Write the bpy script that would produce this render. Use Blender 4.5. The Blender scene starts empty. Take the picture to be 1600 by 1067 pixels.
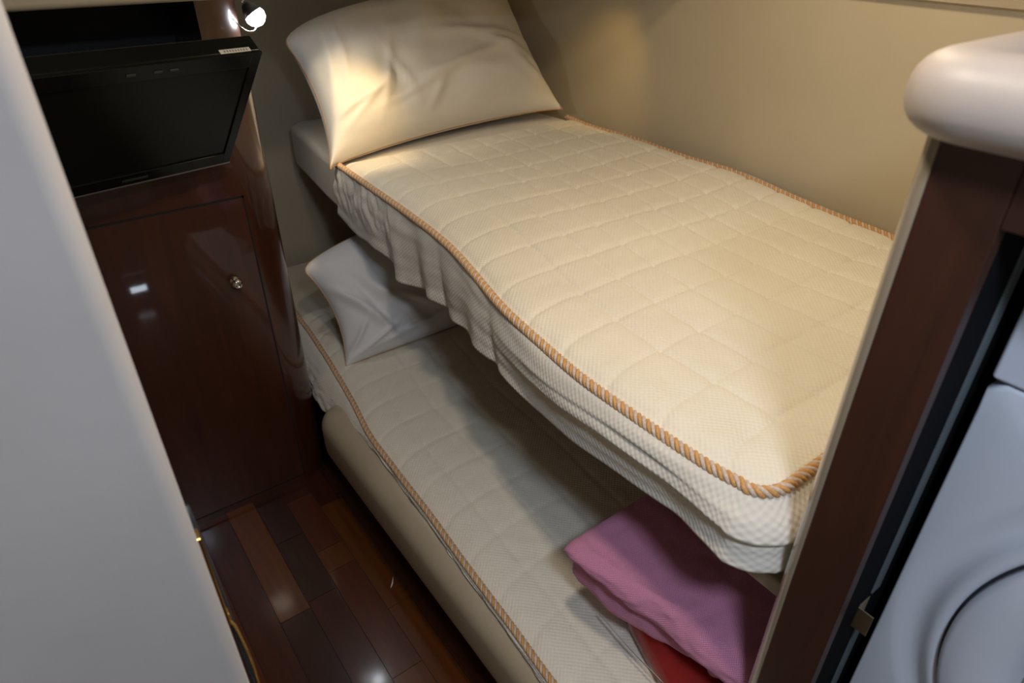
import bpy, math, random
from math import sin, cos, pi, radians, sqrt, exp, atan2
from mathutils import Vector, Matrix, noise
random.seed(7)
C = bpy.context.scene.collection
S = 0.85            # drawing units to metres

def V(x, y, z): return Vector((x, y, z)) * S

# ------------------------------------------------------------------ camera
cam_d = bpy.data.cameras.new('camera')
cam = bpy.data.objects.new('camera', cam_d); C.objects.link(cam)
cam.location = V(0, 0, 1.62)
cam.rotation_euler = (radians(90 - 32.4), 0, radians(-36.2))
cam_d.sensor_width = 36; cam_d.lens = 1052 / 1600 * 36
cam_d.clip_start = 0.02
cam_d.dof.use_dof = True; cam_d.dof.focus_distance = 1.25; cam_d.dof.aperture_fstop = 5.6
bpy.context.scene.camera = cam

# ------------------------------------------------------------------ view, world
sc = bpy.context.scene
sc.view_settings.view_transform = 'Standard'; sc.view_settings.look = 'None'
sc.view_settings.gamma = 1; sc.view_settings.use_curve_mapping = False
sc.view_settings.exposure = 0.0
w = bpy.data.worlds.new('world'); sc.world = w; w.use_nodes = True
w.node_tree.nodes['Background'].inputs[0].default_value = (0.5, 0.55, 0.7, 1)
w.node_tree.nodes['Background'].inputs[1].default_value = 0.02

# ------------------------------------------------------------------ lamps of the cabin
def area(name, loc, size, power, col, aim=None, spread=180):
    l = bpy.data.lights.new(name, 'AREA'); l.shape = 'DISK'; l.size = size * S
    l.energy = power; l.color = col; l.spread = radians(spread)
    o = bpy.data.objects.new(name, l); C.objects.link(o); o.location = V(*loc)
    if aim:
        o.rotation_euler = (V(*aim) - o.location).to_track_quat('-Z', 'Y').to_euler()
    return o
def spot(name, loc, aim, power, col, angle, blend, rad):
    l = bpy.data.lights.new(name, 'SPOT'); l.energy = power; l.color = col
    l.spot_size = radians(angle); l.spot_blend = blend; l.shadow_soft_size = rad
    o = bpy.data.objects.new(name, l); C.objects.link(o); o.location = V(*loc)
    o.rotation_euler = (V(*aim) - o.location).to_track_quat('-Z', 'Y').to_euler()
    return o
area('aisle_light_near', (0.13, -0.26, 1.99), 0.20, 8.5, (0.70, 0.82, 1.0))
area('aisle_light_far', (0.42, 0.55, 1.99), 0.10, 3.6, (1.0, 0.87, 0.70))
area('bunk_light', (1.25, 0.85, 1.99), 0.16, 3.5, (1.0, 0.81, 0.53))
spot('reading_light', (0.595, 1.82, 1.385), (0.595 + .66, 1.82 + .42, 1.385 - .62), 2.2, (1.0, 0.86, 0.66), 63, 0.5, 0.012)
spot('head_downlight', (0.98, 1.74, 1.505), (0.83, 2.06, 0.99), 7.5, (1.0, 0.70, 0.33), 54, 1.0, 0.015)
spot('wall_downlight', (1.58, 1.74, 1.505), (1.80, 1.92, 1.08), 1.8, (1.0, 0.66, 0.22), 66, 0.9, 0.02)

# ------------------------------------------------------------------ materials
class NT:
    def __init__(self, name):
        self.m = bpy.data.materials.new(name); self.m.use_nodes = True
        self.t = self.m.node_tree; self.b = self.t.nodes['Principled BSDF']
    def n(self, typ, **kw):
        nd = self.t.nodes.new(typ)
        for k, v in kw.items():
            if k.startswith('_'): setattr(nd, k[1:], v)
            else: nd.inputs[k.replace('__', ' ')].default_value = v
        return nd
    def l(self, a, b): self.t.links.new(a, b)
    def set(self, **kw):
        for k, v in kw.items():
            self.b.inputs[k.replace('__', ' ')].default_value = v
        return self
def rgba(c): return (c[0], c[1], c[2], 1)
def plain(name, col, rough=0.5, metal=0.0, coat=0.0, spec=0.5, sheen=0.0, emis=None, es=0):
    k = NT(name); k.set(Base__Color=rgba(col), Roughness=rough, Metallic=metal, Coat__Weight=coat)
    k.b.inputs['Specular IOR Level'].default_value = spec
    k.b.inputs['Sheen Weight'].default_value = sheen
    if emis: k.b.inputs['Emission Color'].default_value = rgba(emis); k.b.inputs['Emission Strength'].default_value = es
    return k.m
def mottled(name, c1, c2, scale, rough, bump=0.0, bscale=60, coat=0.0, sheen=0.0, detail=4):
    k = NT(name); k.set(Roughness=rough, Coat__Weight=coat, Sheen__Weight=sheen)
    tc = k.n('ShaderNodeTexCoord'); ns = k.n('ShaderNodeTexNoise', Scale=scale, Detail=detail)
    k.l(tc.outputs['Object'], ns.inputs['Vector'])
    r = k.n('ShaderNodeValToRGB'); r.color_ramp.elements[0].color = rgba(c1); r.color_ramp.elements[1].color = rgba(c2)
    r.color_ramp.elements[0].position = .3; r.color_ramp.elements[1].position = .7
    k.l(ns.outputs['Fac'], r.inputs['Fac']); k.l(r.outputs['Color'], k.b.inputs['Base Color'])
    if bump:
        n2 = k.n('ShaderNodeTexNoise', Scale=bscale, Detail=3); k.l(tc.outputs['Object'], n2.inputs['Vector'])
        bp = k.n('ShaderNodeBump', Strength=bump, Distance=0.002); k.l(n2.outputs['Fac'], bp.inputs['Height'])
        k.l(bp.outputs['Normal'], k.b.inputs['Normal'])
    return k.m
def wood(name, c1, c2, stretch=(14, 14, 1.2), rough=0.22, coat=0.6, coat_rough=0.035):
    k = NT(name); k.set(Roughness=rough, Coat__Weight=coat, Coat__Roughness=coat_rough)
    tc = k.n('ShaderNodeTexCoord'); mp = k.n('ShaderNodeMapping', Scale=stretch)
    k.l(tc.outputs['Object'], mp.inputs['Vector'])
    ns = k.n('ShaderNodeTexNoise', Scale=4.0, Detail=8, Roughness=0.65, Distortion=0.6); k.l(mp.outputs['Vector'], ns.inputs['Vector'])
    r = k.n('ShaderNodeValToRGB'); r.color_ramp.elements[0].color = rgba(c1); r.color_ramp.elements[1].color = rgba(c2)
    r.color_ramp.elements[0].position = .32; r.color_ramp.elements[1].position = .72
    k.l(ns.outputs['Fac'], r.inputs['Fac']); k.l(r.outputs['Color'], k.b.inputs['Base Color'])
    return k.m
def waffle(name, c1, c2, cell=0.0044, depth=0.0005, strength=0.7):
    """cloth with a raised checker weave; UVs are in metres"""
    k = NT(name); k.set(Roughness=0.85, Sheen__Weight=0.15)
    uv = k.n('ShaderNodeUVMap'); sp = k.n('ShaderNodeSeparateXYZ'); k.l(uv.outputs['UV'], sp.inputs[0])
    outs = []
    for ax in (0, 1):
        m = k.n('ShaderNodeMath', _operation='MULTIPLY'); m.inputs[1].default_value = pi / cell; k.l(sp.outputs[ax], m.inputs[0])
        s = k.n('ShaderNodeMath', _operation='SINE'); k.l(m.outputs[0], s.inputs[0]); outs.append(s)
    p = k.n('ShaderNodeMath', _operation='MULTIPLY'); k.l(outs[0].outputs[0], p.inputs[0]); k.l(outs[1].outputs[0], p.inputs[1])
    bp = k.n('ShaderNodeBump', Strength=strength, Distance=depth); k.l(p.outputs[0], bp.inputs['Height'])
    tc = k.n('ShaderNodeTexCoord')
    n2 = k.n('ShaderNodeTexNoise', Scale=30, Detail=3); k.l(tc.outputs['Object'], n2.inputs['Vector'])
    b2 = k.n('ShaderNodeBump', Strength=0.35, Distance=0.004); k.l(n2.outputs['Fac'], b2.inputs['Height'])
    k.l(b2.outputs['Normal'], bp.inputs['Normal']); k.l(bp.outputs['Normal'], k.b.inputs['Normal'])
    n3 = k.n('ShaderNodeTexNoise', Scale=5, Detail=3); k.l(tc.outputs['Object'], n3.inputs['Vector'])
    mr = k.n('ShaderNodeMapRange', From__Min=-1.0, From__Max=1.0, To__Min=0.0, To__Max=0.22); k.l(p.outputs[0], mr.inputs['Value'])
    ad = k.n('ShaderNodeMath', _operation='ADD'); k.l(mr.outputs[0], ad.inputs[0])
    mm = k.n('ShaderNodeMath', _operation='MULTIPLY'); mm.inputs[1].default_value = .65; k.l(n3.outputs['Fac'], mm.inputs[0]); k.l(mm.outputs[0], ad.inputs[1])
    r = k.n('ShaderNodeValToRGB'); r.color_ramp.elements[0].color = rgba(c1); r.color_ramp.elements[1].color = rgba(c2)
    r.color_ramp.elements[0].position = .2; r.color_ramp.elements[1].position = .75
    k.l(ad.outputs[0], r.inputs['Fac']); k.l(r.outputs['Color'], k.b.inputs['Base Color'])
    return k.m
def weave(name, c1, c2, cell=0.0016):
    k = NT(name); k.set(Roughness=0.9, Sheen__Weight=0.3)
    k.b.inputs['Sheen Tint'].default_value = (1, .6, .8, 1)
    uv = k.n('ShaderNodeUVMap'); sp = k.n('ShaderNodeSeparateXYZ'); k.l(uv.outputs['UV'], sp.inputs[0])
    outs = []
    for ax in (0, 1):
        m = k.n('ShaderNodeMath', _operation='MULTIPLY'); m.inputs[1].default_value = pi / cell; k.l(sp.outputs[ax], m.inputs[0])
        s = k.n('ShaderNodeMath', _operation='SINE'); k.l(m.outputs[0], s.inputs[0]); outs.append(s)
    p = k.n('ShaderNodeMath', _operation='MULTIPLY'); k.l(outs[0].outputs[0], p.inputs[0]); k.l(outs[1].outputs[0], p.inputs[1])
    r = k.n('ShaderNodeValToRGB'); r.color_ramp.elements[0].color = rgba(c1); r.color_ramp.elements[1].color = rgba(c2)
    r.color_ramp.elements[0].position = .35; r.color_ramp.elements[1].position = .8
    mr = k.n('ShaderNodeMapRange', From__Min=-1.0, From__Max=1.0); k.l(p.outputs[0], mr.inputs['Value'])
    k.l(mr.outputs[0], r.inputs['Fac']); k.l(r.outputs['Color'], k.b.inputs['Base Color'])
    bp = k.n('ShaderNodeBump', Strength=0.5, Distance=0.0008); k.l(p.outputs[0], bp.inputs['Height']); k.l(bp.outputs['Normal'], k.b.inputs['Normal'])
    return k.m

M = {}
M['wall'] = mottled('cream_vinyl_wall', (.50, .43, .31), (.55, .475, .345), 3, .55, .15, 90)
M['ceil'] = plain('ceiling_cream', (.55, .50, .42), .7)
M['leather'] = mottled('taupe_leather', (.40, .33, .235), (.44, .365, .262), 5, .36, .1, 150)
M['door'] = mottled('cream_suede_panel', (.42, .385, .365), (.49, .455, .435), 4, .7, .1, 60, sheen=.2)
M['counter'] = mottled('cream_padded_vinyl', (.43, .37, .33), (.48, .41, .365), 6, .5, .08, 120)
M['quilt'] = waffle('ivory_waffle_quilt', (.70, .645, .54), (.80, .745, .63))
M['skirt'] = waffle('ivory_waffle_skirt', (.66, .61, .53), (.79, .745, .66), cell=0.0046, depth=.0006, strength=.6)
M['sheet'] = mottled('ivory_sheet', (.60, .54, .42), (.66, .60, .47), 8, .85, .3, 40)
M['cotton'] = mottled('white_cotton', (.76, .71, .62), (.82, .77, .68), 3, .8, .25, 25, sheen=.2)
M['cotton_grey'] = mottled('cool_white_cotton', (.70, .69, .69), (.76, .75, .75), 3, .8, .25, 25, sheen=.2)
M['rope_gold'] = mottled('gold_thread', (.50, .25, .08), (.66, .36, .12), 300, .6, .6, 500)
M['rope_pale'] = mottled('pale_thread', (.50, .37, .29), (.68, .55, .46), 300, .6, .6, 500)
M['piping'] = plain('tan_piping', (.52, .30, .16), .7)
M['wood'] = wood('cherry_wood', (.036, .0095, .0035), (.066, .018, .006), stretch=(7, 7, .8), rough=.32, coat=.8)
M['wood_face'] = wood('cherry_wood_frame', (.030, .0075, .0028), (.052, .0135, .0045), stretch=(7, 7, .8), rough=.5, coat=.03)
M['dark'] = plain('dark_gap', (.006, .005, .005), .8)
M['niche'] = plain('black_niche', (.004, .004, .006), .5)
M['black'] = plain('black_lining', (.005, .005, .006), .9, spec=.08)
M['rubber'] = plain('dark_rubber', (.02, .024, .03), .35)
M['trim'] = plain('glossy_taupe_trim', (.30, .25, .19), .18, coat=.6)
M['steel'] = plain('grey_aluminium_strip', (.16, .19, .21), .45, metal=.3)
M['chrome'] = plain('chrome', (.75, .72, .68), .12, metal=1)
M['brass'] = plain('brass', (.85, .52, .12), .22, metal=1)
M['latch'] = plain('dull_brass_plate', (.45, .38, .24), .4, metal=1)
M['enamel'] = plain('white_enamel', (.62, .66, .74), .35, coat=.3)
M['enamel2'] = plain('white_plastic', (.60, .63, .72), .4)
M['glass'] = plain('smoked_door_glass', (.012, .016, .014), .06, coat=1)
M['tv'] = plain('glossy_black_plastic', (.006, .007, .006), .16, spec=.3)
M['screen'] = plain('dark_screen', (.007, .008, .006), .2, spec=.25)
M['tvline'] = plain('silver_edge', (.35, .34, .32), .35, metal=.8)
M['button'] = plain('black_button', (.04, .04, .038), .3)
M['sticker'] = plain('white_label', (.62, .60, .55), .6)
M['ink'] = plain('grey_print', (.25, .22, .18), .7)
M['pink'] = weave('pink_woven_cloth', (.44, .12, .24), (.76, .38, .52))
M['red'] = mottled('red_cloth', (.40, .012, .010), (.55, .03, .02), 20, .8)
k = NT('clear_plastic'); k.set(Base__Color=(.95, .95, .97, 1), Roughness=.08, IOR=1.3); k.b.inputs['Transmission Weight'].default_value = 1.0; M['plastic'] = k.m
M['bulb'] = plain('lit_bulb', (1, 1, 1), .5, emis=(.88, .94, 1.0), es=90)
M['led'] = plain('lit_led', (1, 1, 1), .5, emis=(.75, .88, 1.0), es=16)
M['led_dim'] = plain('dim_led', (1, 1, 1), .5, emis=(.75, .85, 1.0), es=1.6)
M['paper'] = plain('pale_scrap', (.7, .68, .62), .8)
M['lampglass'] = plain('ceiling_lamp_glass', (1, 1, 1), .5, emis=(1, .93, .82), es=4)

# ------------------------------------------------------------------ mesh helpers
def link_mesh(name, verts, faces, mats, parent=None, smooth=True, uv=None, mi=None, bevel=0, seg=3, subd=0, solid=0):
    off = Vector((0, 0, 0))
    if parent is not None:
        off = parent['__o'] if '__o' in parent else off
        off = Vector(off)
    me = bpy.data.meshes.new(name)
    me.from_pydata([tuple(Vector(v) * S - off) for v in verts], [], faces)
    if not isinstance(mats, (list, tuple)): mats = [mats]
    for m in mats: me.materials.append(m)
    if mi:
        for p, i in zip(me.polygons, mi): p.material_index = i
    if uv:
        ul = me.uv_layers.new(name='UVMap')
        for lp in me.loops: ul.data[lp.index].uv = uv[lp.vertex_index]
    me.validate(); me.update()
    if smooth: me.polygons.foreach_set('use_smooth', [True] * len(me.polygons))
    o = bpy.data.objects.new(name, me); C.objects.link(o)
    if parent is not None: o.parent = parent; o['__o'] = tuple(off)
    if subd:
        s = o.modifiers.new('s', 'SUBSURF'); s.levels = subd; s.render_levels = subd
    if solid:
        s = o.modifiers.new('t', 'SOLIDIFY'); s.thickness = solid * S; s.offset = -1
    if bevel:
        b = o.modifiers.new('b', 'BEVEL'); b.width = bevel * S; b.segments = seg; b.limit_method = 'ANGLE'; b.angle_limit = radians(40)
        wn = o.modifiers.new('n', 'WEIGHTED_NORMAL'); wn.keep_sharp = True
    return o
def tag(o, label, cat, group=None):
    o['label'] = label; o['category'] = cat
    if group: o['group'] = group
    return o
def struct(o): o['kind'] = 'structure'; return o
def thing(name, label, cat, loc, group=None):
    o = bpy.data.objects.new(name, None); C.objects.link(o); o.empty_display_size = .05
    o.location = V(*loc); o['__o'] = tuple(V(*loc))
    return tag(o, label, cat, group)
BF = [(0, 3, 2, 1), (4, 5, 6, 7), (0, 1, 5, 4), (1, 2, 6, 5), (2, 3, 7, 6), (3, 0, 4, 7)]
def box_vf(x0, x1, y0, y1, z0, z1):
    return [(x0, y0, z0), (x1, y0, z0), (x1, y1, z0), (x0, y1, z0), (x0, y0, z1), (x1, y0, z1), (x1, y1, z1), (x0, y1, z1)], list(BF)
def box(name, b, mat, parent=None, bevel=0, seg=3):
    v, f = box_vf(*b); return link_mesh(name, v, f, mat, parent, smooth=bool(bevel), bevel=bevel, seg=seg)
def obox(name, o, u, v, n, a, b, c, mat, parent=None, bevel=0, seg=3):
    """box in an own frame: origin o, axes u v n, extents a=(u0,u1) b=(v0,v1) c=(n0,n1)"""
    o = Vector(o); P = []
    for cc in c:
        for (aa, bb) in ((a[0], b[0]), (a[1], b[0]), (a[1], b[1]), (a[0], b[1])):
            P.append(o + u * aa + v * bb + n * cc)
    return link_mesh(name, P, list(BF), mat, parent, smooth=bool(bevel), bevel=bevel, seg=seg)
def merge(parts):
    V_, F_ = [], []
    for v, f in parts:
        n = len(V_); V_ += list(v); F_ += [tuple(i + n for i in q) for q in f]
    return V_, F_
def prism(poly, z0, z1):
    n = len(poly); v = [(p[0], p[1], z0) for p in poly] + [(p[0], p[1], z1) for p in poly]
    f = [tuple(range(n))[::-1], tuple(range(n, 2 * n))] + [(i, (i + 1) % n, n + (i + 1) % n, n + i) for i in range(n)]
    return v, f
def tube(path, r, n=10, closed=False, caps=True):
    path = [Vector(p) for p in path]; m = len(path); v = []; f = []
    up = Vector((0, 0, 1)); prev = None
    for i in range(m):
        a = path[(i - 1) % m] if (closed or i > 0) else path[i]; b = path[(i + 1) % m] if (closed or i < m - 1) else path[i]
        t = (b - a).normalized()
        if prev is None:
            s = t.cross(up)
            if s.length < .1: s = t.cross(Vector((1, 0, 0)))
        else: s = prev - t * prev.dot(t)
        s.normalize(); prev = s; q = t.cross(s)
        rr = r[i] if isinstance(r, (list, tuple)) else r
        for j in range(n):
            a_ = 2 * pi * j / n; v.append(path[i] + s * cos(a_) * rr + q * sin(a_) * rr)
    L = m if closed else m - 1
    for i in range(L):
        for j in range(n):
            f.append((i * n + j, i * n + (j + 1) % n, ((i + 1) % m) * n + (j + 1) % n, ((i + 1) % m) * n + j))
    if caps and not closed:
        f.append(tuple(range(n))[::-1]); f.append(tuple((m - 1) * n + j for j in range(n)))
    return v, f
def lathe(profile, c, axis, n=48):
    """profile: (radius, along) pairs about axis"""
    c = Vector(c); ax = Vector(axis).normalized()
    s = ax.cross(Vector((0, 0, 1)));
    if s.length < .1: s = ax.cross(Vector((1, 0, 0)))
    s.normalize(); q = ax.cross(s); v = []; f = []
    for (r, h) in profile:
        for j in range(n):
            a = 2 * pi * j / n; v.append(c + ax * h + (s * cos(a) + q * sin(a)) * r)
    for i in range(len(profile) - 1):
        for j in range(n): f.append((i * n + j, i * n + (j + 1) % n, (i + 1) * n + (j + 1) % n, (i + 1) * n + j))
    f.append(tuple(range(n))[::-1]); f.append(tuple((len(profile) - 1) * n + j for j in range(n)))
    return v, f
def grid_faces(nu, nv):
    return [(j * nu + i, j * nu + i + 1, (j + 1) * nu + i + 1, (j + 1) * nu + i) for j in range(nv - 1) for i in range(nu - 1)]
def lerp(pts, t):
    """piecewise linear/smooth y(t) through sorted (t, y)"""
    if t <= pts[0][0]:
        (a, b), (c, d) = pts[0], pts[1]; return b + (d - b) * (t - a) / (c - a)
    if t >= pts[-1][0]:
        (a, b), (c, d) = pts[-2], pts[-1]; return d + (d - b) * (t - c) / (c - a)
    for i in range(len(pts) - 1):
        if pts[i][0] <= t <= pts[i + 1][0]:
            p0 = pts[max(i - 1, 0)]; p1 = pts[i]; p2 = pts[i + 1]; p3 = pts[min(i + 2, len(pts) - 1)]
            h = p2[0] - p1[0]; s = (t - p1[0]) / h
            m1 = (p2[1] - p0[1]) / max(p2[0] - p0[0], 1e-6) * h; m2 = (p3[1] - p1[1]) / max(p3[0] - p1[0], 1e-6) * h
            return (2 * s**3 - 3 * s**2 + 1) * p1[1] + (s**3 - 2 * s**2 + s) * m1 + (-2 * s**3 + 3 * s**2) * p2[1] + (s**3 - s**2) * m2
def N(x, y, z, sc_): return noise.noise(Vector((x, y, z)) * sc_)
def sstep(a, b, x):
    t = min(max((x - a) / (b - a), 0), 1); return t * t * (3 - 2 * t)
def resample(path, step):
    path = [Vector(p) for p in path]; out = [path[0].copy()]; acc = 0
    for a, b in zip(path, path[1:]):
        d = (b - a).length; pos = step - acc
        while pos <= d: out.append(a + (b - a) * (pos / d)); pos += step
        acc = d - (pos - step)
    return out
def rope(name, path, rad, pitch, parent):
    """four strands laid round each other, gold and pale in turn"""
    P = resample(path, .004); vs, fs, mi = [], [], []; prev = None; fr = []
    for i in range(len(P)):
        t = (P[min(i + 1, len(P) - 1)] - P[max(i - 1, 0)]).normalized()
        s = t.cross(Vector((0, 0, 1))) if prev is None else prev - t * prev.dot(t)
        s.normalize(); prev = s; fr.append((s, t.cross(s)))
    nn = 8
    for st in range(4):
        base = len(vs); rs = rad * .50; cr = rad * .55
        for i, p in enumerate(P):
            a = 2 * pi * (i * .004) / pitch + st * pi / 2; s, q = fr[i]
            c = p + (s * cos(a) + q * sin(a)) * cr
            for j in range(nn):
                b = 2 * pi * j / nn; vs.append(c + (s * cos(b) + q * sin(b)) * rs)
        for i in range(len(P) - 1):
            for j in range(nn):
                fs.append((base + i * nn + j, base + i * nn + (j + 1) % nn, base + (i + 1) * nn + (j + 1) % nn, base + (i + 1) * nn + j)); mi.append(st % 2)
    return link_mesh(name, vs, fs, [M['rope_gold'], M['rope_pale']], parent, mi=mi)

# ------------------------------------------------------------------ setting: floor
tones = [((.035, .009, .005), (.06, .015, .007)), ((.075, .022, .005), (.115, .034, .007)), ((.022, .007, .004), (.042, .012, .006)), ((.06, .014, .006), (.09, .022, .008)), ((.12, .036, .009), (.17, .052, .012))]
fm = [wood('floor_plank_wood_%d' % i, a, b, (16, 1.3, 16), .3, .3, .10) for i, (a, b) in enumerate(tones)] + [M['dark']]
for m_ in fm[:-1]: m_.node_tree.nodes['Principled BSDF'].inputs['Specular IOR Level'].default_value = .3
fv, ff, fi = [], [], []
x0 = .161 - 9 * .0856; rnd = random.Random(3)
fixed = {9: [(-1.3, 0), (.55, 2), (1.28, 1), (1.80, 0)], 10: [(-1.3, 3), (.962 - .4, 0), (1.30, 2), (1.55, 2), (1.80, 3)], 11: [(-1.3, 1), (.962, 3), (1.36, 1), (1.45, 3), (1.70, 0), (1.80, 2)], 12: [(-1.3, 3), (.80, 1), (1.15, 1), (1.62, 0), (1.80, 2)], 8: [(-1.3, 2), (1.05, 0), (1.80, 2)]}
for c in range(16):
    xa = x0 + c * .0856; segs = fixed.get(c)
    if not segs:
        segs = []; y = -1.3
        while y < 1.8: segs.append((y, rnd.randrange(4))); y += rnd.uniform(.35, .7)
        segs.append((1.8, 0))
    else: segs = [(segs[0][0], segs[0][1])] + segs[1:]
    for (ya, t), (yb, _) in zip(segs, segs[1:]):
        tt = t
        g = .0008; n = len(fv)
        q, f = box_vf(xa + g, xa + .0856 - g, ya + g, yb - g, -.02, 0)
        fv += q; ff += [tuple(i + n for i in a) for a in f]; fi += [tt] * 6
n = len(fv); q, f = box_vf(-.62, 1.9, -1.3, 2.85, -.05, -.0015); fv += q; ff += [tuple(i + n for i in a) for a in f]; fi += [5] * 6
struct(link_mesh('floor', fv, ff, fm, smooth=False, mi=fi))

# walls: the hull side behind the bunks curves round to the head end
hull = [(1.62, -1.3), (1.66, -.3), (1.70, .27), (1.738, .70), (1.775, 1.0), (1.805, 1.3), (1.822, 1.6), (1.832, 1.85), (1.832, 2.0), (1.82, 2.15), (1.79, 2.32), (1.73, 2.47), (1.64, 2.60), (1.52, 2.69), (1.38, 2.74), (1.2, 2.76), (.9, 2.765), (.53, 2.77)]
hp = [Vector((a, b, 0)) for a, b in hull]
def smooth_path(pts, it=2):
    for _ in range(it):
        o = [pts[0]]
        for a, b in zip(pts, pts[1:]): o += [a * .75 + b * .25, a * .25 + b * .75]
        o.append(pts[-1]); pts = o
    return pts
hp = smooth_path(hp)
zs = [0, .4, .8, 1.2, 1.6, 2.05]
vs = []; nz = len(zs)
def off2(pts, d):
    o = []
    for i, p in enumerate(pts):
        t = (pts[min(i + 1, len(pts) - 1)] - pts[max(i - 1, 0)]).normalized(); o.append(p + Vector((t.y, -t.x, 0)) * d)
    return o
hpo = off2(hp, .05)
for p, q in zip(hp, hpo):
    for z in zs: vs.append((p.x, p.y, z))
    for z in reversed(zs): vs.append((q.x, q.y, z))
m2 = 2 * nz; fs = []
for i in range(len(hp) - 1):
    for j in range(m2): fs.append((i * m2 + j, i * m2 + (j + 1) % m2, (i + 1) * m2 + (j + 1) % m2, (i + 1) * m2 + j))
struct(link_mesh('wall_right', vs, fs, M['wall']))
struct(box('wall_left', (-.67, -.62, -1.3, 2.82, 0, 2.05), M['wall']))
struct(box('wall_rear', (-.62, 1.66, -1.35, -1.3, 0, 2.05), M['wall']))
struct(box('wall_end', (-.62, .53, 2.72, 2.82, 0, 2.05), M['wall']))
struct(box('ceiling', (-.67, 1.9, -1.35, 2.85, 2.05, 2.10), M['ceil']))
# padded valance over the television
struct(box('trim_1', (-.62, .535, 1.625, 1.768, 1.469, 2.048), M['wall'], bevel=.012))
# shelf lip along the hull wall, right above the bunk
vv = []; ff_ = []
lip = [(p.x, p.y) for p in hp if -1.2 < p.y < 1.9 and p.x > 1.6]
for i, (a, b) in enumerate(lip): vv += [(a - .001, b, 1.453), (a - .016, b, 1.458), (a - .016, b, 1.50), (a - .001, b, 1.505)]
for i in range(len(lip) - 1):
    for j in range(4): ff_.append((i * 4 + j, i * 4 + (j + 1) % 4, (i + 1) * 4 + (j + 1) % 4, (i + 1) * 4 + j))
struct(link_mesh('trim_2', vv, ff_, M['leather'], smooth=False))
# unseen locker over the head end, hung low to shade the upper pillow
struct(link_mesh('shade_locker', *prism([(.535, 1.44), (1.83, 1.44), (1.83, 2.0), (1.78, 2.35), (1.6, 2.62), (1.3, 2.74), (.535, 2.76)], 1.52, 2.049), M['wall'], smooth=False))
# bulkhead at the foot of the bunks
struct(box('wall_foot', (.672, 1.70, .203, .268, 0, 1.458), M['wall']))

# ------------------------------------------------------------------ padded door at the left, held open
dv, df = prism([(-.60, .55), (.001, .55)] + [(.001 + .0185 * sin(a), .5685 - .0185 * cos(a)) for a in [pi * i / 16 for i in range(1, 16)]] + [(.001, .587), (-.60, .587)], .015, 1.98)
door = struct(link_mesh('door_1', dv, df, M['door'], smooth=False))
for p in door.data.polygons: p.use_smooth = len(p.vertices) == 4
ed = door.modifiers.new('e', 'EDGE_SPLIT'); ed.split_angle = radians(50)
link_mesh('latch_plate', *merge([box_vf(.0175, .0228, .566, .584, .945, 1.085), box_vf(.020, .0245, .570, .580, .945, .958)]), M['brass'], door, smooth=False, bevel=.001)
link_mesh('weather_strip', *tube([(.021, .592, 1.11), (.0225, .592, 1.05), (.0245, .592, .96), (.0255, .592, .80), (.0255, .592, .3)], .0032, 8), M['rubber'], door)
link_mesh('handle', *tube([(.018, .57, .955), (.022, .572, .945), (.0255, .575, .93), (.0275, .578, .905), (.0295, .58, .87), (.0305, .58, .84), (.030, .58, .80), (.026, .578, .775), (.018, .575, .765)], .0018, 8), M['brass'], door)

# ------------------------------------------------------------------ cherry cabinet under and round the television
cab = thing('cabinet', 'tall glossy dark cherry cabinet with rounded corner beside the lower bunk', 'cabinet', (.1, 1.9, 0))
R = .105; CY = 1.77
def corner_poly(xl, xr, y0, y1, r):
    return [(xl, y0)] + [(xr - r + r * sin(a), y0 + r - r * cos(a)) for a in [pi / 2 * i / 14 for i in range(15)]] + [(xr, y1), (xl, y1)]
def cabinet_slab(name, z0, z1, poly, mat, bev=0):
    v, f = prism(poly, z0, z1); o = link_mesh(name, v, f, mat, cab, smooth=True)
    e = o.modifiers.new('e', 'EDGE_SPLIT'); e.split_angle = radians(40); return o
lo = cabinet_slab('body', 0.0, 1.33, corner_poly(-.615, .53, CY, 2.71, R), M['wood'])
# upper carcass with an open niche behind the television
cabinet_slab('niche_post', 1.33, 1.475, corner_poly(.415, .53, CY, 2.71, R), M['wood'])
box('niche_back', (-.615, .415, 2.05, 2.09, 1.33, 1.475), M['niche'], cab)
box('niche_floor', (-.615, .415, CY + .001, 2.05, 1.3305, 1.3325), M['niche'], cab)
box('top_panel', (-.615, .53, 1.772, 2.71, 1.475, 2.045), M['wood'], cab)
dr = box('door', (-.52, .4245, CY - .0025, CY + .0, .030, .998), M['wood'], cab)
link_mesh('door_gap', *merge([box_vf(.4245, .4290, CY - .0028, CY, .026, 1.0025), box_vf(-.524, .4290, CY - .0028, CY, .998, 1.0025), box_vf(-.524, .4290, CY - .0028, CY, .026, .030)]), M['dark'], cab, smooth=False)
link_mesh('knob', *lathe([(.013, 0), (.013, .003), (.006, .005), (.005, .012), (.011, .016), (.0145, .021), (.0145, .026), (.011, .031), (.006, .033), (.0055, .0315), (.001, .0315)], (.357, CY - .0025, .776), (0, -1, 0), 28), M['chrome'], dr)

# ------------------------------------------------------------------ television, hung tilted under the valance
BR = Vector((.3995, 1.70, 1.118))
d1 = Vector((.968, .248, -.029)).normalized()
camp = Vector((0, 0, 1.62))
def ray(px, py):
    u = (px - 800) / 1052; v = -(py - 533.5) / 1052; P = radians(32.4); Y = radians(36.2)
    fw = cos(P) + v * sin(P); up = -sin(P) + v * cos(P)
    return Vector((fw * sin(Y) + u * cos(Y), fw * cos(Y) - u * sin(Y), up))
nrm = ray(358, 252).cross(ray(409, 82)); d2 = d1.cross(nrm).normalized()
if d2.z < 0: d2 = -d2
BR = camp + ray(358, 252) * (1.70 / ray(358, 252).y)
nn_ = d1.cross(d2).normalized()      # towards the viewer
if nn_.y > 0: nn_ = -nn_
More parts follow.
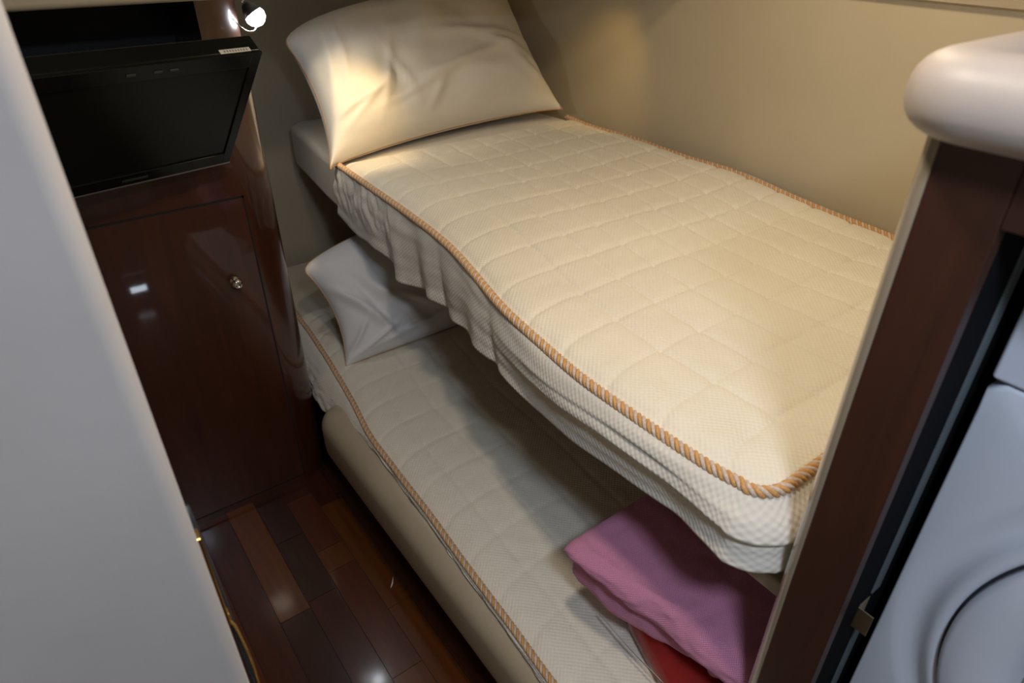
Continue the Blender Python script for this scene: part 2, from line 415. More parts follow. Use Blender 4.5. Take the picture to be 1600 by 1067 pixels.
# height so that the top corner meets its sight line
rr_ = ray(409, 80); a_, b_ = rr_, -d2; rhs = BR - camp
A11, A12, A22 = a_.dot(a_), a_.dot(b_), b_.dot(b_); r1, r2 = a_.dot(rhs), b_.dot(rhs)
TH = (A11 * r2 - A12 * r1) / (A11 * A22 - A12 * A12)
TW = .62; T0 = BR
tv = thing('television', 'black flat television tilted forward above the cabinet door', 'television', tuple(BR - d1 * TW / 2))
L_, UP, NO = -d1, d2, nn_
obox('casing', T0, L_, UP, NO, (0, TW), (0, TH), (-.045, -.004), M['tv'], tv, bevel=.004)
bez = [((0, .021), (0, TH)), ((TW - .021, TW), (0, TH)), ((.021, TW - .021), (TH - .038, TH)), ((.021, TW - .021), (0, .036))]
P_ = []
for a, b in bez:
    vv = []
    for cc in (-.004, .002):
        for (aa, bb) in ((a[0], b[0]), (a[1], b[0]), (a[1], b[1]), (a[0], b[1])): vv.append(T0 + L_ * aa + UP * bb + NO * cc)
    P_.append((vv, list(BF)))
link_mesh('bezel', *merge(P_), M['tv'], tv, smooth=False, bevel=.001)
scn = obox('screen', T0, L_, UP, NO, (.021, TW - .021), (.036, TH - .038), (-.004, -.0015), M['screen'], tv)
obox('bottom_edge', T0, L_, UP, NO, (0, TW), (-.002, .0015), (-.02, .003), M['tvline'], tv)
obox('emblem', T0, L_, UP, NO, (.20, .255), (.014, .021), (.002, .0026), M['button'], tv)
for uu in (.175, .205, .255):
    obox('button', T0, L_, UP, NO, (uu, uu + .017), (TH - .022, TH - .016), (.002, .0035), M['button'], tv, bevel=.001)
st = obox('label', T0, L_, UP, NO, (.022, .088), (TH, TH + .0006), (-.014, -.004), M['sticker'], tv)
for i in range(9):
    obox('print', T0, L_, UP, NO, (.028 + i * .006, .0315 + i * .006), (TH + .0006, TH + .0009), (-.0115, -.0065), M['ink'], st)
obox('mount', T0, L_, UP, NO, (.22, .40), (.02, .12), (-.16, -.045), M['tv'], tv)

# ------------------------------------------------------------------ reading lamp
lp = (.5655, 1.83, 1.407)
lamp = thing('reading_lamp', 'small lit reading lamp at the cabinet top corner beside the pillow', 'lamp', (.555, 1.87, 1.52))
ax = Vector((.45, -.35, -.82)).normalized(); lpv = Vector(lp)
link_mesh('bulb', *lathe([(.001, .020), (.012, .017), (.021, .009), (.025, -.002), (.022, -.012), (.014, -.018)], lp, ax, 24), M['bulb'], lamp)
link_mesh('shade', *lathe([(.0235, -.010), (.0235, -.013), (.018, -.026), (.011, -.036), (.006, -.039)], lp, ax, 24), M['rubber'], lamp)
link_mesh('stem', *tube([lpv - ax * .034, lpv - ax * .055, Vector((.553, 1.865, 1.49)), Vector((.5555, 1.87, 1.513))], .004, 8), M['chrome'], lamp)
link_mesh('base', *lathe([(.022, 0), (.022, .006), (.010, .010)], (.5595, 1.87, 1.5195), (0, 0, -1), 20), M['chrome'], lamp)
link_mesh('cable', *tube(smooth_path([Vector(p) for p in [(.560, 1.81, 1.395), (.538, 1.768, 1.385), (.515, 1.752, 1.388), (.500, 1.75, 1.40), (.488, 1.758, 1.418)]]), .0016, 6), M['chrome'], lamp)

# ------------------------------------------------------------------ lower bunk: base with padded rail
lb = thing('lower_bunk', 'lower bunk base with rounded taupe padded rail along the floor', 'bunk', (1.1, 1.0, 0))
base_poly = [(.535, .272), (1.685, .272), (1.735, .70), (1.80, 1.3), (1.82, 1.9), (1.76, 2.33), (1.6, 2.58), (1.36, 2.70), (.56, 2.70), (.56, 1.78), (.535, 1.74)]
link_mesh('base', *prism(base_poly, 0, .215), M['wood'], lb, smooth=False)
box('floor_strip', (.486, .536, .272, 1.762, 0, .012), M['wood'], lb, bevel=.002)  # thin dark wood strip lying on the floor beside the padded rail
# rail: rounded section swept along the aisle with a rounded far end
sec = []
x_o, x_i, z_b, z_t, rr = .472, .560, .150, .338, .058
for k_ in range(4):
    cx, cz = [(x_i - .022, z_t - .022), (x_o + rr, z_t - rr), (x_o + .062, z_b + .062), (x_i - .01, z_b + .01)][k_]
    r_ = [.022, rr, .062, .010][k_]
    for i in range(7):
        a = pi / 2 * k_ + pi / 2 * i / 6; sec.append((cx + r_ * cos(a), cz + r_ * sin(a)))
ys = [.275 + 1.33 * i / 30 for i in range(31)] + [1.605 + .075 * sin(pi / 2 * i / 10) for i in range(1, 11)]
vs = []; 
for y in ys:
    t = max(0, (y - 1.605) / .075); kx = .075 * (1 - sqrt(max(0, 1 - t * t)))
    rx = -(.012) * max(0, (1.4 - y)) if y < 1.4 else 0
    for (a, b) in sec:
        fx = (a - x_o) / (x_i - x_o); nx = a + kx * (1 - fx) * .45 + rx * fx * .9
        vs.append((nx, y, b - kx * .3 * (b > .23)))
n = len(sec); fs = [(j * n + i, j * n + (i + 1) % n, (j + 1) * n + (i + 1) % n, (j + 1) * n + i) for j in range(len(ys) - 1) for i in range(n)]
fs.append(tuple(range(n))); fs.append(tuple((len(ys) - 1) * n + i for i in range(n))[::-1])
link_mesh('padded_rail', vs, fs, M['leather'], lb)

# ------------------------------------------------------------------ mattresses
lf = [(.27, .502), (.56, .506), (.695, .514), (.88, .522), (1.038, .531), (1.253, .540), (1.441, .549), (1.642, .580), (2.025, .622), (2.7, .66)]
def lfx(y): return lerp(lf, y)
def rounded_slab(name, poly, z0, z1, mat, parent=None, bevel=.02, wob=0):
    v, f = prism(poly, z0, z1)
    return link_mesh(name, v, f, mat, parent, smooth=True, bevel=bevel, seg=5)
lm = rounded_slab('mattress', [(.538, .275), (1.67, .275), (1.72, .70), (1.785, 1.3), (1.805, 1.9), (1.75, 2.3), (1.6, 2.55), (1.36, 2.68), (.67, 2.68), (.64, 2.02), (.60, 1.76), (.566, 1.5)], .217, .345, M['sheet'])
tag(lm, 'ivory mattress of the lower bunk under the quilted cover', 'mattress')

uf = [(.30, .70), (.325, .682), (.342, .668), (.389, .655), (.442, .650), (.516, .647), (.60, .646), (.694, .647), (.797, .657), (.943, .676), (1.121, .716), (1.284, .749), (1.506, .768), (1.756, .780), (2.002, .791), (2.6, .845)]
ub = [(.27, 1.60), (.70, 1.645), (.961, 1.686), (1.218, 1.737), (1.383, 1.734), (1.634, 1.748), (1.876, 1.738), (2.108, 1.763), (2.25, 1.75)]
def ufx(y): return lerp(uf, y)
def ubx(y): return lerp(ub, y)
board = box('bunk_board', (.715, 1.60, .272, 2.30, .752, .782), M['leather'], bevel=.006)
bp_ = [(.712, .272), (1.69, .272), (1.73, .70), (1.79, 1.3), (1.815, 1.9), (1.755, 2.33), (1.6, 2.58), (1.36, 2.70), (.93, 2.70), (.90, 2.2), (.86, 1.6), (.80, .9), (.78, .46), (.712, .42)]
bpy.data.objects.remove(board)
board = link_mesh('bunk_board', *prism(bp_, .741, .771), M['leather'], smooth=False, bevel=.006)
tag(board, 'cream board carrying the upper mattress, its corner showing by the bulkhead', 'bunk board')
mp_ = [(.70, .350), (.72, .338), (1.58, .338), (1.715, .70), (1.775, 1.3), (1.80, 1.9), (1.745, 2.3), (1.6, 2.54), (1.36, 2.66), (.90, 2.66), (.862, 2.62), (.812, 2.2), (.796, 2.0), (.785, 1.7), (.765, 1.4), (.72, 1.05), (.69, .8), (.678, .6), (.684, .4)]
um = rounded_slab('mattress', mp_, .772, .938, M['skirt'], bevel=.034)
# sheet corner drooping at the head
tag(um, 'waffle covered mattress end of the upper bunk below the pillow, quilted cover on top', 'mattress')

# ------------------------------------------------------------------ quilted covers
def quilt_height(dx, y, edge_d, off0, step, cross0, cstep, amp):
    # puffs between the stitched lines
    if dx < off0: a = abs(sin(pi * max(dx - .018, 0) / (off0 - .018))) if dx > .018 else 0
    else: a = abs(sin(pi * (dx - off0) / step))
    b = abs(sin(pi * (y - cross0) / cstep))
    pa = 1 - (1 - min(a, 1)) ** 5; pb = 1 - (1 - b) ** 5
    return amp * (.5 * pa + .5 * pb) * min(1, edge_d / .012) - amp * .5
def cover_top(name, fx, bx, y0, y1, z, nx, ny, parent, off0, step, cross0, cstep, amp, big, corner, head_scallop=True, seed=0.0):
    vs, uv = [], []
    for j in range(ny):
        for i in range(nx):
            u = i / (nx - 1); v = j / (ny - 1)
            y = y0 + (y1 - y0) * v
            # foot corner rounding
            if corner:
                cu = max(0, 1 - u / .055); y += corner * cu * cu * (1 - v) ** 6
            xa, xb = fx(y), bx(y); x = xa + (xb - xa) * u
            dfr = x - xa; dbk = xb - x; dft = max(y - y0, 0); e = min(dfr, dbk, dft + .004)
            wig = .006 * N(x, y, seed, 4) + .003 * N(x, y, seed + 5, 12)
            h = quilt_height(dfr + wig * .6, y + wig + .012 * sin(3.1 * (x - .7)) + .045 * exp(-dfr / .06), e, off0, step, cross0, cstep, amp)
            zz = z + .014 * (1 - exp(-e / .03)) + h + big * N(x, y, seed + 2, 2.3) * min(1, e / .1) + .0016 * N(x, y, seed + 3, 26) * min(1, e / .02)
            if head_scallop:
                c = y1 - .012 - y
                if c < .05: zz -= .012 * (1 - max(c, 0) / .05) ** 2
            vs.append((x, y, zz)); uv.append((x * S, y * S))
    return link_mesh(name, vs, grid_faces(nx, ny), M['quilt'], parent, uv=uv)
def skirt(name, path, ztop, drop, off, parent, mat, step=.005, nt=34):
    """path: outer edge polyline; drop(s, p), off(s, t, p) give hem depth and outward push"""
    P = resample(path, step); vs, uv = [], []; L = 0
    for i, p in enumerate(P):
        t_ = (P[min(i + 3, len(P) - 1)] - P[max(i - 3, 0)]).normalized(); nrm_ = Vector((t_.y, -t_.x, 0))
        if i: L += (p - P[i - 1]).length
        d = drop(L, p)
        for j in range(nt):
            t = j / (nt - 1); o = off(L, t, p)
            q = p + nrm_ * o; vs.append((q.x, q.y, ztop(p) - d * t)); uv.append((L * S, -d * t * S))
    return link_mesh(name, vs, grid_faces(nt, len(P)), mat, parent, uv=uv, solid=.003)

ubs = tag(cover_top('bedspread', ufx, ubx, .322, 2.005, .949, 240, 400, None, .170, .105, 1.89 - .122 * 20, .122, .0105, .012, .022), 'ivory quilted bedspread with gold rope edge on the upper bunk', 'bedspread')
front = [Vector((ufx(y), y, .95)) for y in [2.025 - i * .02 for i in range(84)] if y > .352]
cornr = [Vector(p) for p in [(.660, .352, .95), (.668, .338, .95), (.682, .328, .95), (.70, .323, .95), (.74, .322, .95)]]
foot = [Vector((.74 + i * .04, .322, .95)) for i in range(1, 22)]
footc = [Vector((1.59, .33, .95)), Vector((1.603, .345, .95))]
back = [Vector((ubx(y), y, .95)) for y in [.36 + i * .03 for i in range(57)]]
edge = front + cornr + foot + footc + back
rope_path = []
for i, p in enumerate(edge):
    rope_path.append(p + Vector((0, 0, .004 + .003 * N(p.x, p.y, 1, 5))))
rope('rope_trim', rope_path, .0095, .037, ubs)

def g(x, c, w_): return exp(-((x - c) / w_) ** 2)
def udrop(L, p):
    y = p.y
    d = lerp([(.28, .108), (.34, .106), (.43, .112), (.6, .124), (.8, .136), (1.0, .138), (1.12, .142), (1.25, .165), (1.34, .165), (1.45, .186), (1.6, .190), (1.7, .166), (1.86, .180), (2.05, .160)], y)
    if p.x > .68 and y < .345: d = .108
    return d + .003 * N(L, 3, 0, 9)
def uoff(L, t, p):
    y = p.y; o = .004 + .010 * sin(pi * min(t * 1.2, 1)) * .6
    if p.x > .9 and p.y < .5: return .004
    o += .034 * t * sstep(.46, .33, y)
    w_ = t ** .8 * .8; y = y + .05 * t - .02
    # vertical folds towards the head end
    o += w_ * (.030 * g(y, 1.565, .045) - .012 * g(y, 1.66, .035) + .012 * g(y, 1.75, .05) - .016 * g(y, 1.46, .03) + .018 * g(y, 1.38, .035) - .012 * g(y, 1.31, .02) + .012 * g(y, 1.23, .04) + .016 * g(y, 1.08, .045) - .010 * g(y, 1.0, .02))
    if y > 1.5: o += .010 * N(y * 1.2 + t * .03, t * .12, .3, 30) * sin(pi * min(1, t * 1.1 + .1)) * sstep(1.45, 1.7, y)
    # long crease sagging towards the foot corner
    if y < 1.0:
        tc = lerp([(.28, .55), (.34, .52), (.417, .46), (.548, .42), (.742, .50), (1.0, .65)], y)
        k1 = sstep(1.0, .7, y); s1 = sstep(tc - .03, tc + .03, t)
        o += k1 * (.015 * sin(pi * min(t / tc, 1) * .5) * (1 - s1) - .002 * s1)
        tc2 = tc - .20; s2 = sstep(tc2 - .04, tc2 + .02, t); o += k1 * .006 * (1 - s2) * min(1, t / .05) * sstep(.3, .45, y)
    # tail pulled in at the hem towards the foot
    o -= .006 * t * t * sstep(.9, .5, y) * sstep(.33, .42, y)
    o += .003 * N(y, t, 4, 7) + .014 * t
    return o
skirt('skirt', front + cornr + foot, lambda p: .951, udrop, uoff, ubs, M['skirt'])
bk = [p + Vector((0, 0, 0)) for p in back if p.y < 2.05]
def boff(L, t, p): return .002 + .03 * sin(pi * min(t * 3, .5)) * sstep(2.0, .9, p.y) + .012
vs, uv = [], []
for p in bk:
    wv = .012 + .030 * sstep(1.95, .8, p.y) + .010 * g(p.y, 1.53, .08) + .012 * g(p.y, 1.2, .12)
    wall_x = lerp([(b, a) for a, b in hull if b < 2.2], p.y) - .006
    for j in range(8):
        t = j / 7; x = p.x + min(wv, wall_x - p.x) * sin(pi / 2 * min(t * 1.6, 1)); z = .952 - .012 * t - .05 * max(0, t - .6)
        vs.append((x, p.y, z)); uv.append((x * S, p.y * S))
link_mesh('back_edge', vs, grid_faces(8, len(bk)), M['skirt'], ubs, uv=uv)

lbx = lambda y: lerp([(.27, 1.66), (.7, 1.70), (1.3, 1.77), (1.9, 1.79), (2.2, 1.76)], y)
lbs = tag(cover_top('bedspread', lambda y: lfx(y), lbx, .282, 2.2, .354, 200, 330, None, .105, .105, 1.05, .125, .0062, .008, 0, False, seed=20), 'ivory quilted bedspread with rope edge on the lower bunk', 'bedspread')
lfront = [Vector((lfx(y), y, .357)) for y in [2.3 - i * .02 for i in range(102)] if y > .272]
lrope = [p + Vector((.002 * N(p.y, 2, 0, 6), 0, .003)) for p in lfront]
rope('rope_trim', lrope, .0082, .038, lbs)
def ldrop(L, p): return .030
def loff(L, t, p):
    y = p.y; tgt = max(.0, .0) + .004
    return .006 * sin(pi * t) + t * (.010 * N(y, 0, 7, 9) + .004) - .006 * t
def lend(L, t, p):
    k_ = sstep(1.36, 1.62, p.y)
    return .004 + .005 * sin(pi * t) + k_ * max(0, lfx(p.y) - lerp([(1.3, .523), (1.80, .523), (1.88, .540), (2.3, .540)], p.y)) * t ** .7 + (.008 * N(p.y, t, 2, 11) + .004 * N(p.y, t, 5, 28)) * t
sk = skirt('skirt', [p for p in lfront if p.y < 2.25], lambda p: .357, lambda L, p: .022 + .060 * sstep(1.40, 1.68, p.y), lend, lbs, M['skirt'], nt=18)

# ------------------------------------------------------------------ pillows
def pillow(name, BL, BR_, TR, TL, thick, back_thick, mat, label, seed, wrinkles, floor_z, nu=110, nv=80, pinch=.10, pipe=True, arch=.06, le=2.6, back=0):
    BL, BR_, TR, TL = map(Vector, (BL, BR_, TR, TL))
    ex = (BR_ - BL).normalized(); ey = ((TL - BL) - ex * (TL - BL).dot(ex)).normalized(); en = ex.cross(ey)
    if en.y > 0: en = -en
    vs, fs = [], []; outline = []
    up_edge = ey
    def base(u, v):
        # edges drawn in between the corners
        pu = u + pinch * .8 * (u - .5) * -1 * (4 * v * (1 - v)) * 1.0 * (abs(2 * u - 1) ** 2)
        pv = v + pinch * (v - .5) * -1 * (4 * u * (1 - u)) * .25 * (abs(2 * v - 1) ** 2)
        return Vector((0, back * (4 * u * (1 - u)) ** .6 * (1 - v) ** 2, 0)) + (BL * (1 - pu) + BR_ * pu) * (1 - pv) + (TL * (1 - pu) + TR * pu) * pv + up_edge * (arch * v * v * (max(4 * u * (1 - u), 0)) ** .34)
    for side in (1, -1):
        for j in range(nv):
            for i in range(nu):
                # denser near the border
                u = .5 - .5 * cos(pi * i / (nu - 1)); v = .5 - .5 * cos(pi * j / (nv - 1))
                a = 1 - abs(2 * u - 1) ** (2.6 if u > .5 else le); b = 1 - abs(2 * v - 1) ** 2.2
                prof = max(a * b, 0) ** .48
                p = base(u, v); th = thick if side > 0 else back_thick
                h = th * prof
                if side > 0:
                    h += wrinkles(u, v) * min(1, prof * 2.2)
                    h += .004 * N(u * 3, v * 3, seed, 2.2) * prof * 3 + .0018 * N(u, v, seed + 4, 14) * min(1, prof * 3)
                p = p + en * h * side
                if p.z < floor_z + .004: p.z = floor_z + .004 + .004 * max(0, prof)
                vs.append(p)
    f1 = grid_faces(nu, nv); n = nu * nv
    fs = list(f1) + [tuple(n + k_ for k_ in reversed(q)) for q in f1]
    o = link_mesh(name, vs, fs, mat)
    wd = o.modifiers.new('w', 'WELD'); wd.merge_threshold = .0006
    tag(o, label, 'pillow')
    if pipe:
        ol = [vs[i] for i in range(0, nu)] + [vs[j * nu + nu - 1] for j in range(1, nv)] + [vs[(nv - 1) * nu + i] for i in range(nu - 2, -1, -1)] + [vs[j * nu] for j in range(nv - 2, 0, -1)]
        cl = []; 
        for p in ol:
            if not cl or (Vector(p) - cl[-1]).length > .004: cl.append(Vector(p))
        link_mesh('piping', *tube(cl, .0026, 6, closed=True), M['piping'], o)
    return o
def wr_up(u, v):
    x = 0
    # soft creases fanning up from the seam
    for (cu, cv, ang, w_, ln, am) in ((.27, .42, 1.35, .018, .20, .008), (.33, .40, 1.75, .014, .16, .007), (.12, .30, .35, .020, .12, .008), (.18, .30, .9, .018, .14, .006), (.62, .40, .25, .030, .25, .010), (.70, .56, -.25, .030, .22, .010), (.42, .30, .4, .02, .16, .007), (.80, .45, -.6, .025, .22, .008), (.06, .65, 1.45, .02, .3, .008), (.12, .7, 1.5, .02, .25, .006), (.50, .78, 1.2, .06, .35, .010), (.45, .22, 1.2, .016, .10, .006), (.88, .30, -1.0, .03, .2, .008)):
        du, dv = u - cu, v - cv; a = du * cos(ang) + dv * sin(ang); b = -du * sin(ang) + dv * cos(ang)
        x += am * exp(-(b / w_) ** 2) * exp(-(a / ln) ** 2)
    return 1.5 * x - .012 * exp(-((u - .30) / .05) ** 2) * exp(-((v - .35) / .3) ** 2)
pillow('pillow', (.752, 1.975, .955), (1.735, 2.04, .985), (1.675, 2.34, 1.37), (.785, 2.27, 1.265), .125, .10, M['cotton'], 'large white pillow leaning at the head of the upper bunk', 3.0, wr_up, .945, arch=.085, le=6, back=.085)
def wr_lo(u, v):
    x = 0
    for (cu, cv, ang, w_, ln, am) in ((.10, .45, 1.9, .02, .30, .014), (.17, .40, 1.75, .022, .30, -.014), (.25, .35, 1.9, .02, .3, .010), (.05, .2, 1.2, .015, .15, .010), (.3, .12, .25, .025, .2, .010), (.12, .12, .7, .018, .12, .010), (.35, .3, 2.2, .02, .2, .008)):
        du, dv = u - cu, v - cv; a = du * cos(ang) + dv * sin(ang); b = -du * sin(ang) + dv * cos(ang)
        x += am * exp(-(b / w_) ** 2) * exp(-(a / ln) ** 2)
    return x * 1.6
pillow('pillow', (.638, 1.795, .366), (1.50, 1.78, .372), (1.50, 2.12, .70), (.628, 2.0, .625), .12, .07, M['cotton_grey'], 'white pillow in the shade at the head of the lower bunk', 9.0, wr_lo, .362)

# ------------------------------------------------------------------ folded pink blanket on a red cloth in a clear bag
def blanket():
    # section in x-z: upper lobe, crease, lower lobe on the aisle side, swept towards the foot
    ny = 110; sec_n = 120; vs, uv = [], []
    ya, yb = .280, .668
    xr = 1.12
    for j in range(ny):
        v = j / (ny - 1); y = ya + (yb - ya) * v
        d = yb - y; e = sqrt(max(0, 1 - max(0, 1 - d / .035) ** 2))  # rounding at the far end
        pts = []
        xl = lerp([(.28, .668), (.40, .662), (.48, .643), (.57, .622), (.67, .606)], y) + .006 * N(y, 0, 0, 12)
        zt = .596 - .018 * (1 - v) ; zc = lerp([(.28, .505), (.40, .515), (.52, .532), (.60, .548), (.64, .556), (.67, .560)], y); zb = .452
        # go round: top right -> top left -> lobes -> bottom left -> bottom right
        for i in range(40):
            t = i / 39; x = xr + (xl + .03 - xr) * t; pts.append((x, zt + .006 * N(x, y, 2, 9) + .003 * N(x, y, 3, 30)))
        r1 = (zt - zc) / 2
        for i in range(1, 22):
            a = pi / 2 + pi * i / 22 * .94; pts.append((xl + .03 + .034 * cos(a), zc + r1 + r1 * sin(a)))
        r2 = (zc - zb) / 2; xo = lerp([(.28, .752), (.40, .715), (.49, .690), (.57, .672), (.68, .650)], y) + .006 * sin(pi * v * 2.2)
        for i in range(1, 24):
            a = pi / 2 + .12 + pi * i / 24 * .92; pts.append((xo + .026 * cos(a), zb + r2 + r2 * sin(a)))
        for i in range(sec_n - len(pts)):
            t = (i + 1) / (sec_n - 83); pts.append((xo + .02 + (xr - xo - .02) * min(t, 1), zb))
        cz = (zt + zb) / 2
        L = 0
        for i, (x, z) in enumerate(pts):
            if i: L += sqrt((x - pts[i - 1][0]) ** 2 + (z - pts[i - 1][1]) ** 2)
            zz = cz + (z - cz) * (.55 + .45 * e); xx = x + (1 - e) * .018 * (1 if x < .75 else 0)
            k_ = .0022 * N(x * 1.3, y, z * 2, 16) + .0012 * N(x, y * 2, z, 40)
            if 36 < i < 90: xx -= .009 * N(y, z * 2.0, 8, 12) + .004 * N(y, z * 3, 5, 33)
            if 60 < i < 90 and y < .42: xx += .008 * sin(y * 95 + z * 60) * sstep(.42, .34, y)
            vs.append((xx, y + .004 * N(x, z, 1, 9), zz + k_)); uv.append((L * S, y * S))
    fs = grid_faces(sec_n, ny)
    # close the ends and the far side
    fs += [tuple(range(sec_n))[::-1], tuple((ny - 1) * sec_n + i for i in range(sec_n))]
    fs += [(j * sec_n, (j + 1) * sec_n, (j + 1) * sec_n + sec_n - 1, j * sec_n + sec_n - 1) for j in range(ny - 1)]
    o = link_mesh('folded_blanket', vs, fs, M['pink'], uv=uv)
    return tag(o, 'thick folded pink woven blanket at the foot of the lower bunk', 'blanket')
bl = blanket()
def lumpy_slab(name, x0, x1, y0, y1, z0, z1, mat, amp, seed, r=.02, n=60, shear=.32):
    """rounded pad with uneven surface"""
    vs, fs = [], []
    for side in (1, -1):
        for j in range(n):
            for i in range(n):
                u = .5 - .5 * cos(pi * i / (n - 1)); v = .5 - .5 * cos(pi * j / (n - 1))
                x = x0 + (x1 - x0) * u; y = y0 + (y1 - y0) * v
                e = min(x - x0, x1 - x, y - y0, y1 - y); pr = sqrt(max(0, 1 - max(0, 1 - e / r) ** 2))
                zc_ = (z0 + z1) / 2; h = (z1 - z0) / 2 * pr + (amp * N(x, y, seed, 14) * pr if side > 0 else 0)
                w_ = amp * 1.2 * N(x, y, seed + 3, 10)
                vs.append((x + w_ + max(0, y - .40) * shear * (1 - u), y + w_, zc_ + side * h))
    f1 = grid_faces(n, n); m = n * n
    fs = list(f1) + [tuple(m + k_ for k_ in reversed(q)) for q in f1]
    return link_mesh(name, vs, fs, mat)
tag(lumpy_slab('folded_cloth', .664, 1.08, .285, .56, .374, .442, M['red'], .006, 2), 'red folded cloth in a clear bag under the pink blanket', 'cloth')
bag = tag(lumpy_slab('plastic_bag', .646, 1.10, .276, .60, .3685, .4490, M['plastic'], .004, 2, r=.022), 'clear plastic bag holding the red cloth beneath the pink blanket', 'bag')
link_mesh('seam', *tube([(.655, .59, .412), (.649, .50, .415), (.650, .42, .412), (.650, .34, .415), (.652, .29, .41)], .0016, 6), M['plastic'], bag)

# ------------------------------------------------------------------ washer cabinet, counter and washing machine at the right
wc = thing('washer_cabinet', 'cherry face frame and post round the white washing machine', 'cabinet', (.66, -.2, 0))
box('stile', (.650, .671, .187, .255, 0, 1.455), M['wood_face'], wc, bevel=.0015)
box('stile', (.650, .671, -.68, -.60, 0, 1.455), M['wood_face'], wc, bevel=.0015)
box('top_rail', (.6505, .671, -.60, .187, 1.393, 1.455), M['wood_face'], wc, bevel=.0015)
box('plinth', (.6505, .671, -.60, .187, 0, .40), M['wood_face'], wc, bevel=.0015)
# glossy rounded trim on the bunk side of the post
pol = [(.6515, .2555)] + [(.677 - .026 * cos(a), .2555 + .020 * sin(a)) for a in [pi / 2 * i / 12 for i in range(13)]] + [(.72, .2755), (.72, .2685), (.672, .2685), (.672, .2555)]
tv_, tf_ = prism(pol, 0, 1.457); tr = link_mesh('corner_trim', tv_, tf_, M['trim'], wc, smooth=True)
e = tr.modifiers.new('e', 'EDGE_SPLIT'); e.split_angle = radians(50)
ln = link_mesh('lining', *merge([box_vf(.671, 1.45, .187, .2025, 0, 1.455), box_vf(.671, 1.45, -.62, -.60, 0, 1.455), box_vf(1.45, 1.47, -.62, .2025, 0, 1.455), box_vf(.671, 1.45, -.60, .187, 1.40, 1.455), box_vf(.671, 1.45, -.60, .187, .36, .395)]), M['black'], wc, smooth=False)
ss = link_mesh('seal_strip', *merge([box_vf(.738, .758, .185, .187, .845, 1.38), box_vf(.738, .758, .185, .187, .40, .775)]), M['steel'], ln, smooth=False)
link_mesh('latch', *merge([box_vf(.712, .7135, .1655, .187, .796, .836), box_vf(.7135, .738, .1855, .187, .793, .840)]), M['latch'], wc, smooth=False, bevel=.0015)

# counter: thick padded edge round a slightly sunken top
def counter():
    y1, xl, r_p = .300, .598, .055
    # plan outline of the roll's centre line: along -x edge then round the corner along +y edge
    cz, rz = 1.493, .036
    path = [(xl + .043, -1.2 + i * .1) for i in range(14)]
    path = [p for p in path if p[1] < y1 - .043 - .03] + [(xl + .043 + .03 - .03 * cos(a), y1 - .043 - .03 + .03 * sin(a)) for a in [pi / 2 * i / 12 for i in range(13)]] + [(xl + .12 + i * .08, y1 - .043) for i in range(13)]
    n = 28; vs = []
    for i, p in enumerate(path):
        a = Vector(path[max(i - 1, 0)]); b = Vector(path[min(i + 1, len(path) - 1)]); t = (b - a).normalized(); o = Vector((-t.y, t.x))
        for j in range(n):
            q = 2 * pi * j / n; k_ = cos(q); z = sin(q)
            # rounded, slightly flattened roll
            sx = (abs(k_) ** .85) * (1 if k_ > 0 else -1); sz = (abs(z) ** .85) * (1 if z > 0 else -1)
            vs.append((p[0] + o.x * sx * .043, p[1] + o.y * sx * .043, cz + sz * rz))
    m = len(path)
    fs = [(i * n + j, i * n + (j + 1) % n, (i + 1) * n + (j + 1) % n, (i + 1) * n + j) for i in range(m - 1) for j in range(n)]
    fs += [tuple(range(n)), tuple((m - 1) * n + j for j in range(n))[::-1]]
    return vs, fs
ct = thing('countertop', 'cream padded countertop with thick rounded edge above the washing machine', 'countertop', (1.0, -.3, 1.46))
link_mesh('padded_edge', *counter(), M['counter'], ct)
box('top', (.64, 1.58, -1.2, .262, 1.462, 1.516), M['counter'], ct, bevel=.006)

wm = thing('washing_machine', 'white front loading washing machine inside the cherry frame', 'washing machine', (1.05, -.2, .40))
XW = .76; cy, cz = -.203, .868
box('body', (XW + .02, 1.35, -.570, .167, .400, 1.197), M['enamel'], wm)
box('control_panel', (XW - .001, 1.35, -.575, .172, 1.2015, 1.385), M['enamel2'], wm, bevel=.005, seg=4)
def front_panel():
    na = 160; rings = [(.3025, .02), (.3025, .002), (.304, -.0045), (.309, -.0065), (.316, -.0055), (.322, .000), (.328, .0055), (.336, .0085), (.345, .0075), (.354, .0035), (.362, .0005), (.3665, 0)]
    vs = []
    for (q, dx) in rings:
        for i in range(na):
            a = 2 * pi * i / na; vs.append((XW + dx, cy + q * cos(a), cz + q * sin(a)))
    def border(ins, dx):
        for i in range(na):
            a = 2 * pi * i / na; c_, s_ = cos(a), sin(a); hy, up_, dn = .3745 - ins, 1.199 - cz - ins, cz - .397 - ins
            k1 = hy / abs(c_) if abs(c_) > 1e-6 else 9; k2 = (up_ if s_ > 0 else dn) / abs(s_) if abs(s_) > 1e-6 else 9
            q = min(k1, k2); vs.append((XW + dx, cy + q * c_, cz + q * s_))
    border(.004, .0); border(.002, .0007); border(.0006, .0025); border(0, .005); border(0, .03)
    n = len(vs) // na
    return vs, [(j * na + i, j * na + (i + 1) % na, (j + 1) * na + (i + 1) % na, (j + 1) * na + i) for j in range(n - 1) for i in range(na)]
link_mesh('front_panel', *front_panel(), M['enamel'], wm)
dd = link_mesh('door', *lathe([(.3005, .001), (.2985, .0135), (.292, .0175), (.270, .0185), (.240, .015), (.222, .007), (.216, -.004)], (XW, cy, cz), (-1, 0, 0), 128), M['enamel2'], wm)
link_mesh('door_glass', *lathe([(.2165, .001), (.205, .010), (.18, .022), (.13, .034), (.06, .041), (.001, .043)], (XW, cy, cz), (-1, 0, 0), 96), M['glass'], dd)
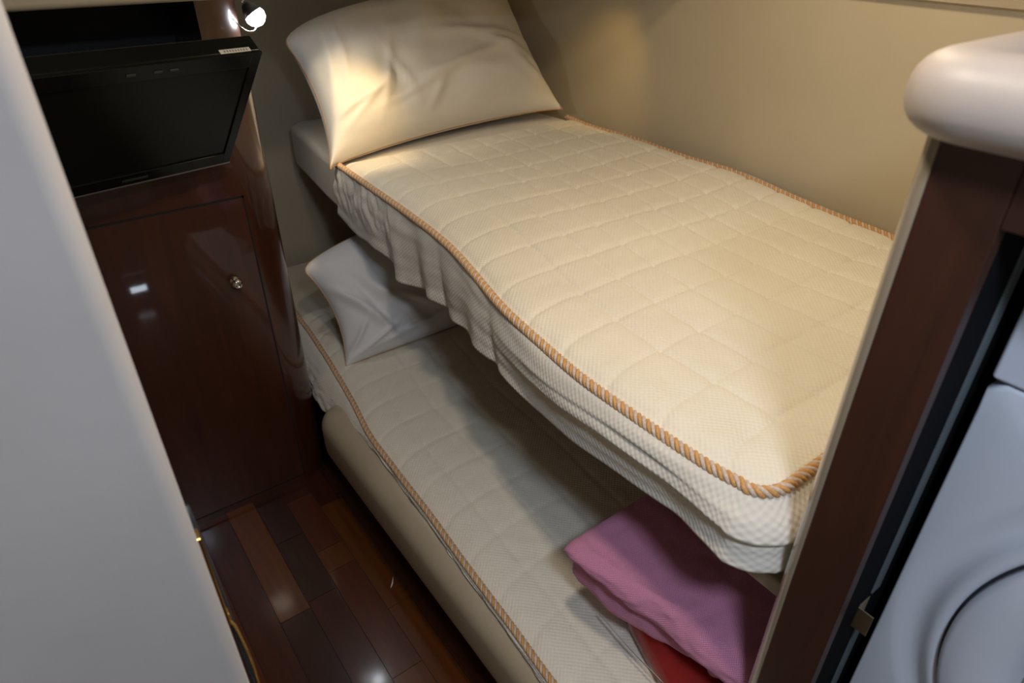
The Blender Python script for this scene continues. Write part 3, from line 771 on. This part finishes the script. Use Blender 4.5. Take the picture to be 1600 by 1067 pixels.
link_mesh('door_seal', *lathe([(.3028, .0005), (.3028, .0035), (.2998, .0035), (.2998, .0005)], (XW, cy, cz), (-1, 0, 0), 96), M['rubber'], wm)

# ------------------------------------------------------------------ small things
sv, sf = tube([(.455, 1.205, .003), (.465, 1.215, .0042), (.478, 1.235, .003)], [.0008, .0022, .0008], 6)
tag(link_mesh('paper_scrap', sv, sf, M['paper']), 'tiny pale scrap lying on the dark floor near the padded rail', 'scrap')
sl = thing('step_light', 'small white courtesy light low on the aisle side, seen mirrored in the cabinet door', 'light', (.25, .10, 0))
box('housing', (.20, .30, .085, .105, 0, .155), M['enamel2'], sl, bevel=.004)
box('lens', (.215, .285, .1045, .107, .060, .088), M['led'], sl)
# glass domes of the ceiling lights
for nm, x, y, lb_ in (('ceiling_light', .13, -.26, 'round ceiling light above the aisle near the doorway'), ('ceiling_light', .42, .55, 'round ceiling light above the aisle beside the bunks'), ('ceiling_light', 1.25, .85, 'round warm ceiling light above the upper bunk')):
    c_ = thing(nm, lb_, 'ceiling light', (x, y, 2.05), 'round ceiling lights')
    link_mesh('rim', *lathe([(.10, 0), (.10, .012), (.085, .022), (.075, .022), (.072, .012)], (x, y, 2.049), (0, 0, -1), 40), M['chrome'], c_)
    link_mesh('diffuser', *lathe([(.072, .010), (.06, .016), (.03, .019), (.001, .02)], (x, y, 2.049), (0, 0, -1), 40), M['lampglass'], c_)

for x, y, lb_ in ((.98, 1.74, 'small recessed downlight under the locker above the left side of the pillow'), (1.58, 1.74, 'small recessed downlight under the locker near the hull wall')):
    c_ = thing('downlight', lb_, 'downlight', (x, y, 1.52), 'recessed downlights')
    link_mesh('rim', *lathe([(.030, 0), (.030, .004), (.024, .006), (.020, .002)], (x, y, 1.5195), (0, 0, -1), 32), M['chrome'], c_)
    link_mesh('diffuser', *lathe([(.020, .001), (.012, .003), (.001, .004)], (x, y, 1.5195), (0, 0, -1), 32), M['lampglass'], c_)

for o in bpy.data.objects:
    if '__o' in o: del o['__o']
